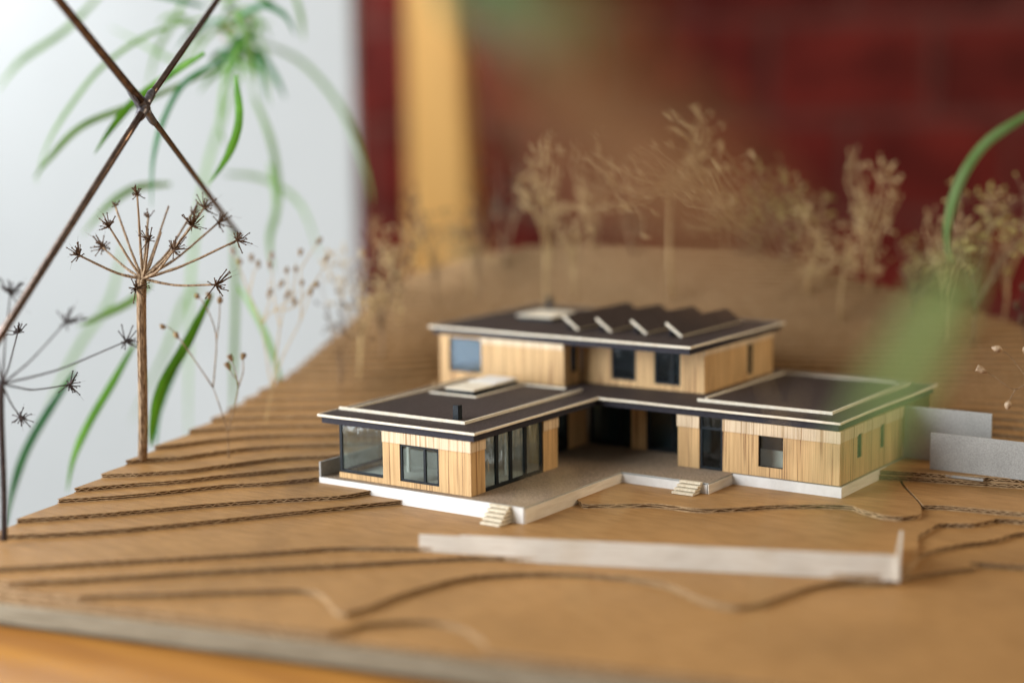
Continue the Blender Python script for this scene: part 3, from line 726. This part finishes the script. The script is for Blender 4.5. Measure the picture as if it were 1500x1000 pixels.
sprig('dried_sprig', 'bushy sprig of brown pods just right of the tall umbel before the pale wall', (385,656), 1.19,
      [[(385,656),(390,610),(398,570)],[(398,570),(390,520),(383,475)],[(383,475),(365,430),(350,390),(341,372)],[(383,475),(400,455),(425,440),(434,425)],
       [(400,455),(430,450),(452,425),(463,415)],[(383,475),(395,440),(394,410)],[(398,570),(415,520),(440,470),(455,430)],[(440,470),(442,430),(440,395)],
       [(398,570),(410,480),(420,430),(420,400)],[(365,430),(372,400),(378,388)],[(425,440),(432,410),(434,385)],[(440,395),(455,370),(466,356)],[(452,425),(470,400),(478,380)],[(410,480),(402,440),(398,392)]],
      [(351,382,110),(341,368,100),(368,378,90),(378,387,100),(395,388,100),(394,431,70),(411,417,60),(420,433,60),(431,442,80),(433,393,90),(440,369,80),(442,413,80),(463,417,50),(467,353,50),(478,378,60),(420,395,80),(398,375,90),(455,428,70)],
      PALE, POD, .0005, .0060, .0017)
sprig('dried_sprig', 'three papery pods on thin stalks reaching in from the right edge', (1500,560), 1.03,
      [[(1560,640),(1525,580),(1505,560)],[(1505,560),(1498,545),(1478,520),(1466,513)],[(1505,560),(1485,570),(1458,552),(1444,543)],[(1488,569),(1482,580),(1478,588)],[(1505,560),(1506,540),(1502,520)]],
      [(1461,511,165),(1438,542,155),(1477,592,80),(1503,512,100)], STEM, mat('silvery_pod', (.66,.50,.33), .45, .5, dark=(.36,.22,.12), scale=(400,400,400), transl=.2), .00035, .0068, .0024)
sprig('dried_sprig', 'dark little pods in front of the right picture edge above the stalks', (1500,440), 1.22,
      [[(1530,600),(1505,500),(1490,450)],[(1505,500),(1497,460),(1500,420)]], [(1489,446,90),(1500,420,80),(1496,470,70)], DARKGR, DARKST, .0006, .007, .0026)

# blurred ones behind: four kinds, copied
def bush(kind, seedm, stemm, H, spread, nb, seed_, pods=26, podL=.010, podR=.0035, fan=False):
    rnd = random.Random(seed_)
    t = bpy.data.objects.new('dried_tree', None); COL.objects.link(t); ORG[t.name] = Vector()
    mb = MB(); sd = MB()
    top = .45*H if not fan else .60*H
    mb.tube([(0,0,-.004),(.0015,.001,.2*H),(-.001,.001,top)], [.0011,.0009,.0008], 5)
    for b in range(nb):
        an = rnd.uniform(0, 6.28); sp = spread*math.sqrt(rnd.uniform(.05,1)); z0 = top*rnd.uniform(.35,1) if not fan else top
        tip = Vector((math.cos(an)*sp, math.sin(an)*sp, H*rnd.uniform(.6,1)*(1-(.25*(sp/spread)**2 if fan else 0))))
        p0 = Vector((0,0,z0)); mid = p0.lerp(tip,.5)+Vector((rnd.gauss(0,.002), rnd.gauss(0,.002), -.004*(1 if fan else -1)))
        mb.tube([p0, mid, tip], [.0006,.00045,.0003], 4)
        for q in range(max(3, pods//nb)):
            f = rnd.uniform(.3,1); c = mid.lerp(tip,(f-.3)/.7); o = Vector((rnd.gauss(0,1),rnd.gauss(0,1),rnd.gauss(.7,.9)))*.0085
            k_ = c+o*.5+Vector((rnd.gauss(0,.0015),rnd.gauss(0,.0015),0))
            mb.tube([c, k_, c+o], [.00032,.00026,.0002], 3)
            for u in range(rnd.randint(1,3)):
                v = (o.normalized()+Vector((rnd.gauss(0,.6),rnd.gauss(0,.6),rnd.gauss(0,.6)))).normalized()
                sd.pod(c+o*rnd.uniform(.7,1), v, podL*rnd.uniform(.4,1.1), podR*rnd.uniform(.35,.8), n=4)
    mb.build('trunk', stemm, t); s_ = sd.build('seed_heads', seedm, t); s_['kind'] = 'stuff'
    return t
protos = {'seed': bush('seed', PALE, PALE, .10, .028, 9, 1, 58, .0055, .0014), 'fan': bush('fan', PALE, PALE, .10, .045, 18, 2, 110, .0045, .0013, True),
          'olive': bush('olive', OLIVE, STEM, .10, .034, 10, 3, 64, .006, .0017), 'grey': bush('grey', DARKGR, STEM, .10, .026, 8, 4, 44, .005, .0014)}
used = set()
def tree(kind, px, py_base, py_top, dep, label, wide=1.0):
    b = at(px, py_base, dep); Hn = (py_base-py_top)/FPX*dep/.10*1.02
    p = protos[kind]
    if kind in used:
        o = p.copy(); COL.objects.link(o)
        for ch in p.children:
            c = ch.copy(); COL.objects.link(c); c.parent = o
    else: o = p; used.add(kind)
    o.location = b; o.rotation_euler = (random.uniform(-.06,.06), random.uniform(-.06,.06), random.uniform(0,6.28)); o.scale = (Hn*wide, Hn*wide, Hn)
    tag(o, label, 'dried plant', 'dried seed head trees on the hill behind the house')
for a in (
 ('seed', 800, 440, 215, 1.36, 'tall pale dried tree standing just behind the chimney of the upper roof', .8),
 ('seed', 868, 415, 225, 1.42, 'blurred pale dried tree next to the tall one behind the solar rows', .8),
 ('fan', 985, 425, 165, 1.34, 'widest fan headed dried tree on the hill with a forked crown', 1.15),
 ('grey', 925, 415, 290, 1.40, 'low greyish dried bush left of the wide fan headed tree', 1),
 ('grey', 1085, 430, 330, 1.38, 'small dark dried bush right of the wide fan headed tree', 1),
 ('olive', 1150, 440, 235, 1.36, 'olive yellow dried tree with loose round seeds behind the roof end', 1.1),
 ('seed', 1275, 470, 240, 1.33, 'slender pale dried tree above the blurred green leaf', .75),
 ('olive', 1425, 500, 265, 1.27, 'broad olive dried tree at the right behind the curved green blade', 1.15),
 ('fan', 1230, 470, 330, 1.30, 'low spreading dried tuft between olive and slender trees', 1.0),
 ('grey', 735, 430, 240, 1.43, 'brownish dried bush in front of the red wall beside the yellow post', 1.0),
 ('grey', 640, 440, 290, 1.40, 'dried bush whose head stands before the yellow post', 1.1),
 ('seed', 585, 470, 330, 1.36, 'pale dried bush before the red strip left of the post', 1.2),
 ('seed', 525, 560, 370, 1.28, 'whitish dried bush at the white wall corner', 1.0),
 ('grey', 560, 520, 360, 1.31, 'faint dried bush left above the upper storey window', 1.1),
 ('grey', 500, 590, 420, 1.25, 'small dark stemmed bush on the slope above the left wing', .8),
 ('fan', 690, 430, 330, 1.40, 'low pale tuft at the foot of the yellow post', 1.2),
 ('olive', 1340, 480, 340, 1.30, 'low olive tuft behind the blurred green leaf', 1.2),
 ('seed', 1180, 480, 300, 1.33, 'thin pale tree right of the olive yellow one', .8),
 ('fan', 1060, 425, 250, 1.42, 'thin fan headed stalk far behind, right of the widest one', .7),
 ('seed', 840, 430, 300, 1.33, 'short pale tuft between the two tall pale trees', .9),
 ('olive', 1100, 430, 250, 1.40, 'faint olive dried tree between the widest fan and the olive yellow tree', .9),
 ('seed', 1385, 490, 320, 1.27, 'pale wispy stalks just below the curved green blade', .9),
 ('grey', 700, 435, 290, 1.38, 'dark wispy stalk right of the yellow post foot', .8),
 ('seed', 1470, 470, 290, 1.30, 'pale dried tree next to the right picture edge', .8)): tree(*a)

# out of focus sprigs close to the lens, standing in the front of the site
sprig('dried_sprig', 'large out of focus sprig in front of the deck corner with pale heads', (850,905), .66,
      [[(850,905),(838,830),(828,740),(830,700)],[(828,740),(790,700),(770,745)],[(838,830),(860,780),(900,740)]],
      [(828,706,90),(768,747,60),(905,735,60)], PALE, PALE, .00055, .006, .0019)
sprig('dried_sprig', 'out of focus sprig in front of the right wing wall with faint seeds', (1105,930), .70,
      [[(1105,930),(1125,800),(1150,680)],[(1150,680),(1140,620),(1110,540),(1095,480)],[(1150,680),(1190,640),(1215,665)],[(1140,620),(1165,600),(1175,570)],[(1125,800),(1100,780)]],
      [(1115,570,100),(1140,655,60),(1180,632,60),(1218,668,80),(1145,712,80),(1228,744,90),(1097,482,110),(1178,566,80)], PALE, DARKGR, .0004, .005, .0018)
sprig('dried_sprig', 'out of focus thin sprig before the lower left slope', (392,900), .68,
      [[(392,900),(396,800),(388,720),(380,650)],[(396,800),(430,730),(440,700)],[(388,720),(360,690)]],
      [(380,648,90),(441,698,60),(436,720,80),(358,688,120)], STEM, DARKGR, .0004, .005, .0017)

# ------------------------------------------------------------------ bronze wire frame
fr = thing('wire_frame', 'crossed bronze metal rods of a geometric frame joined by a grey solder knot', 'wire frame', at(211,157,1.02))
def rod(p, q, r):
    a, b = Vector(p), Vector(q); mb = MB()
    P = [a.lerp(b, i/8) for i in range(9)]; mb.tube(P, r, 10); return mb.build('rod', BRONZE, fr)
J = at(211,157,1.02)
rod(at(66,-24,.93), at(206,148,1.015), .0026); rod(at(338,-28,1.16), at(214,150,1.025), .0021)
rod(at(-20,525,.94), at(207,166,1.015), .0023); rod(at(350,345,1.22), at(217,166,1.03), .0019)
mb = MB()
for a, b, r in (((190,130,1.01),(211,157,1.02),.0036),((224,133,1.03),(211,157,1.02),.0030),((203,175,1.015),(211,157,1.02),.0033),((226,182,1.03),(211,157,1.02),.0026)):
    p, q = at(*a), at(*b); mb.tube([p, p.lerp(q,.2), p.lerp(q,.6), q], [r*.6, r*.9, r, r*1.15], 9, 0, True, .15)
mb.pod(J-CU*.0035, CU, .0075, .0046, n=9); mb.build('solder_joint', SOLDER, fr)

# ------------------------------------------------------------------ spider plant behind the frame
sp_ = thing('spider_plant', 'green spider plant with long arching strap leaves in front of the pale wall', 'plant', at(335,60,1.62))
LV = [ # points px,py ; depth ; half width m ; material
 ([(300,25),(220,50),(150,98),(100,160),(68,215),(52,272)],1.42,.0028,LEAFP),
 ([(300,78),(245,112),(195,150),(162,190),(138,226)],1.22,.0042,LEAF),
 ([(150,-10),(95,45),(30,90),(-5,135)],1.62,.0042,LEAFP),
 ([(310,105),(205,150),(120,185),(70,235),(50,262)],1.42,.0040,LEAFP),
 ([(330,85),(272,120),(240,175),(224,235),(222,305)],1.34,.0032,LEAFT),
 ([(345,110),(350,175),(335,225),(306,270)],1.24,.0044,LEAF),
 ([(370,60),(440,90),(500,160),(535,250),(545,300)],1.75,.0036,LEAFP),
 ([(372,140),(398,210),(408,280),(405,330)],1.62,.0040,LEAFP),
 ([(345,40),(330,110),(322,180),(330,215)],1.55,.0035,LEAFP),
 ([(300,10),(240,-5),(170,-20)],1.5,.0034,LEAFT),
 ([(275,-10),(255,30),(230,75),(215,130)],1.6,.0034,LEAFP),
 ([(310,30),(285,60),(262,90),(200,60),(160,40)],1.65,.0030,LEAFP),
 ([(430,-10),(440,20),(445,60)],1.6,.0034,LEAFP),
 ([(360,90),(330,160),(300,260),(280,400),(276,560),(276,660)],1.75,.0040,LEAFP),
 ([(340,330),(345,430),(342,540),(340,620)],1.6,.0038,LEAFP),
 ([(310,430),(275,500),(238,565),(224,620),(221,655)],1.25,.0056,LEAF),
 ([(285,480),(255,540),(232,600),(228,655)],1.36,.0050,LEAFT),
 ([(196,505),(165,560),(130,620),(108,670),(98,720)],1.32,.0044,LEAF),
 ([(110,545),(72,600),(38,660),(18,720),(8,775)],1.34,.0048,LEAFT),
 ([(222,415),(190,442),(150,462),(112,478)],1.38,.0050,LEAFP),
 ([(180,360),(160,440),(120,500),(88,560),(60,620)],1.7,.0038,LEAFP),
 ([(250,270),(200,275),(160,300),(120,345)],1.5,.0048,LEAFP),
 ([(350,420),(380,470),(400,520),(420,590)],1.45,.0045,LEAFP),
 ([(395,240),(405,300),(395,350),(400,400)],1.6,.0042,LEAFP),
 ([(300,420),(270,440),(240,520),(190,620)],1.75,.0036,LEAFP),
]
LV.append(([(330,255),(385,262),(440,300),(470,380)],1.7,.0034,LEAFP))
rl = random.Random(5)
for i in range(30):
    cx, cy = rl.gauss(335,22), rl.gauss(48,34); an = rl.uniform(0,6.28); L_ = rl.uniform(50,120)
    dx, dy = math.cos(an)*L_, math.sin(an)*L_*.6
    LV.append(([(cx,cy),(cx+dx*.4,cy+dy*.4-14),(cx+dx*.8,cy+dy*.8+4),(cx+dx,cy+dy+rl.uniform(10,50))], rl.uniform(1.42,1.75), rl.uniform(.0022,.004), rl.choice((LEAF,LEAFT,LEAFP,LEAFP))))
for pts, dep, hw, m_ in LV:
    hw *= .72*(1.05+(dep-1.05)*.6)/dep; dep = 1.05+(dep-1.05)*.6
    n = len(pts); bow = rl.uniform(-.03,.03)
    P = [at(p[0],p[1],dep+bow*math.sin(3.14*i/(n-1))) for i, p in enumerate(pts)]
    Q = spline([tuple(p) for p in P], n=9)
    mb = MB(); mb.leaf(Q, hw, (CF+CU*.35+CR*rl.uniform(-.4,.4)).normalized()); mb.build('leaf', m_, sp_)
mb = MB(); mb.tube([at(330,55,1.6),at(345,30,1.6),at(372,14,1.6)],[.004,.005,.003],7); mb.build('stem', mat('brown_tip',(.30,.20,.06),.6,.3), sp_)

# leaves hanging near the lens
def near_leaf(label, pts, hw, m_, fold=.2):
    P = [at(*p) for p in pts]; Q = spline([tuple(p) for p in P], n=8)
    mb = MB(); mb.leaf(Q, hw, (CF+CR*.3).normalized(), fold=fold); o = mb.build('plant_leaf', m_)
    tag(o, label, 'leaf')
near_leaf('curved narrow green blade arching in from the right edge', [(1540,150,.90),(1492,176,.90),(1442,212,.90),(1408,262,.90),(1391,315,.90),(1387,355,.90),(1394,388,.90)], .0026, LEAFG)
near_leaf('big soft green leaf blurred in front of the right wing roof corner', [(1420,385,.48),(1385,430,.46),(1348,500,.43),(1315,560,.41),(1270,640,.38),(1215,760,.36)], .0056, LEAFV)
near_leaf('soft green leaf blurred at the top beside the yellow post', [(640,-80,.42),(700,-30,.40),(770,10,.38),(850,30,.36),(930,40,.35)], .0085, LEAFD)
near_leaf('withered brown leaf hanging out of focus in front of the brick wall', [(740,70,.30),(850,150,.29),(930,220,.28),(1040,310,.27),(1160,380,.26)], .0100, LEAFB)
near_leaf('second withered brown leaf, fainter, below the green blur at the top', [(900,-40,.30),(860,60,.29),(820,170,.28),(800,260,.27)], .0060, LEAFB)

# ------------------------------------------------------------------ room behind
FH = Vector((CF.x, CF.y, 0)).normalized(); RH = Vector((FH.y, -FH.x, 0))
def rp(r, f, z): return (Vector((CAM.x, CAM.y, 0)) + RH*r + FH*f + Vector((0,0,z)))
def rbox(mb, r0, r1, f0, f1, z0, z1, ang=0, piv=None, mi=0):
    c = []
    for (r, f) in ((r0,f0),(r1,f0),(r1,f1),(r0,f1)):
        if ang:
            dr, df = r-piv[0], f-piv[1]; r, f = piv[0]+dr*math.cos(ang)-df*math.sin(ang), piv[1]+dr*math.sin(ang)+df*math.cos(ang)
        c.append((r,f))
    vs = [rp(r,f,z0) for r,f in c]+[rp(r,f,z1) for r,f in c]
    mb.add(vs, [(0,3,2,1),(4,5,6,7),(0,1,5,4),(1,2,6,5),(2,3,7,6),(3,0,4,7)], mi)
bw = thing('brick_wall', kind='structure', loc=rp(0,3.6,-.6))
WA = math.radians(-4); PV = (0,3.5)
mb = MB(); rbox(mb, -.9, 3.2, 3.512, 3.66, -.65, 1.4, WA, PV); mb.build('mortar', MORT, bw)
zrow = .190-.2*4
for row in range(10):
    z0 = zrow+row*.2; off = (.0 if row % 2 == 0 else .165)
    r = -.9+off-.33+.107
    while r < 2.2:
        a, b = max(r, -.9), r+.33
        if b > a+.02 and -.45 < z0 < .75:
            mb = MB(); d = random.uniform(-.002,.002)
            c = .004
            rbox(mb, a+.013, b-.013, 3.5+d, 3.56, z0+.012, z0+.188, WA, PV)
            mb.build('brick', REDB, bw)
        r = b
mb = MB(); rbox(mb, -.180, -.078, 3.00, 3.12, -.65, 1.3, math.radians(-12), (-.16,3.0))
post = mb.build('wooden_post', POSTM); tag(post, 'upright yellow pine post in front of the dark red brick wall', 'post')
mb = MB(); rbox(mb, -2.6, -.212, 2.30, 2.36, -1.0, 1.6, 0); w2 = mb.build('white_wall', WALLW); w2['kind'] = 'structure'
mb = MB(); rbox(mb, -4, 4, -1.5, 4.5, -.80, -.76); fl = mb.build('floor', mat('grey_floor',(.30,.27,.24),.6,.3)); fl['kind'] = 'structure'
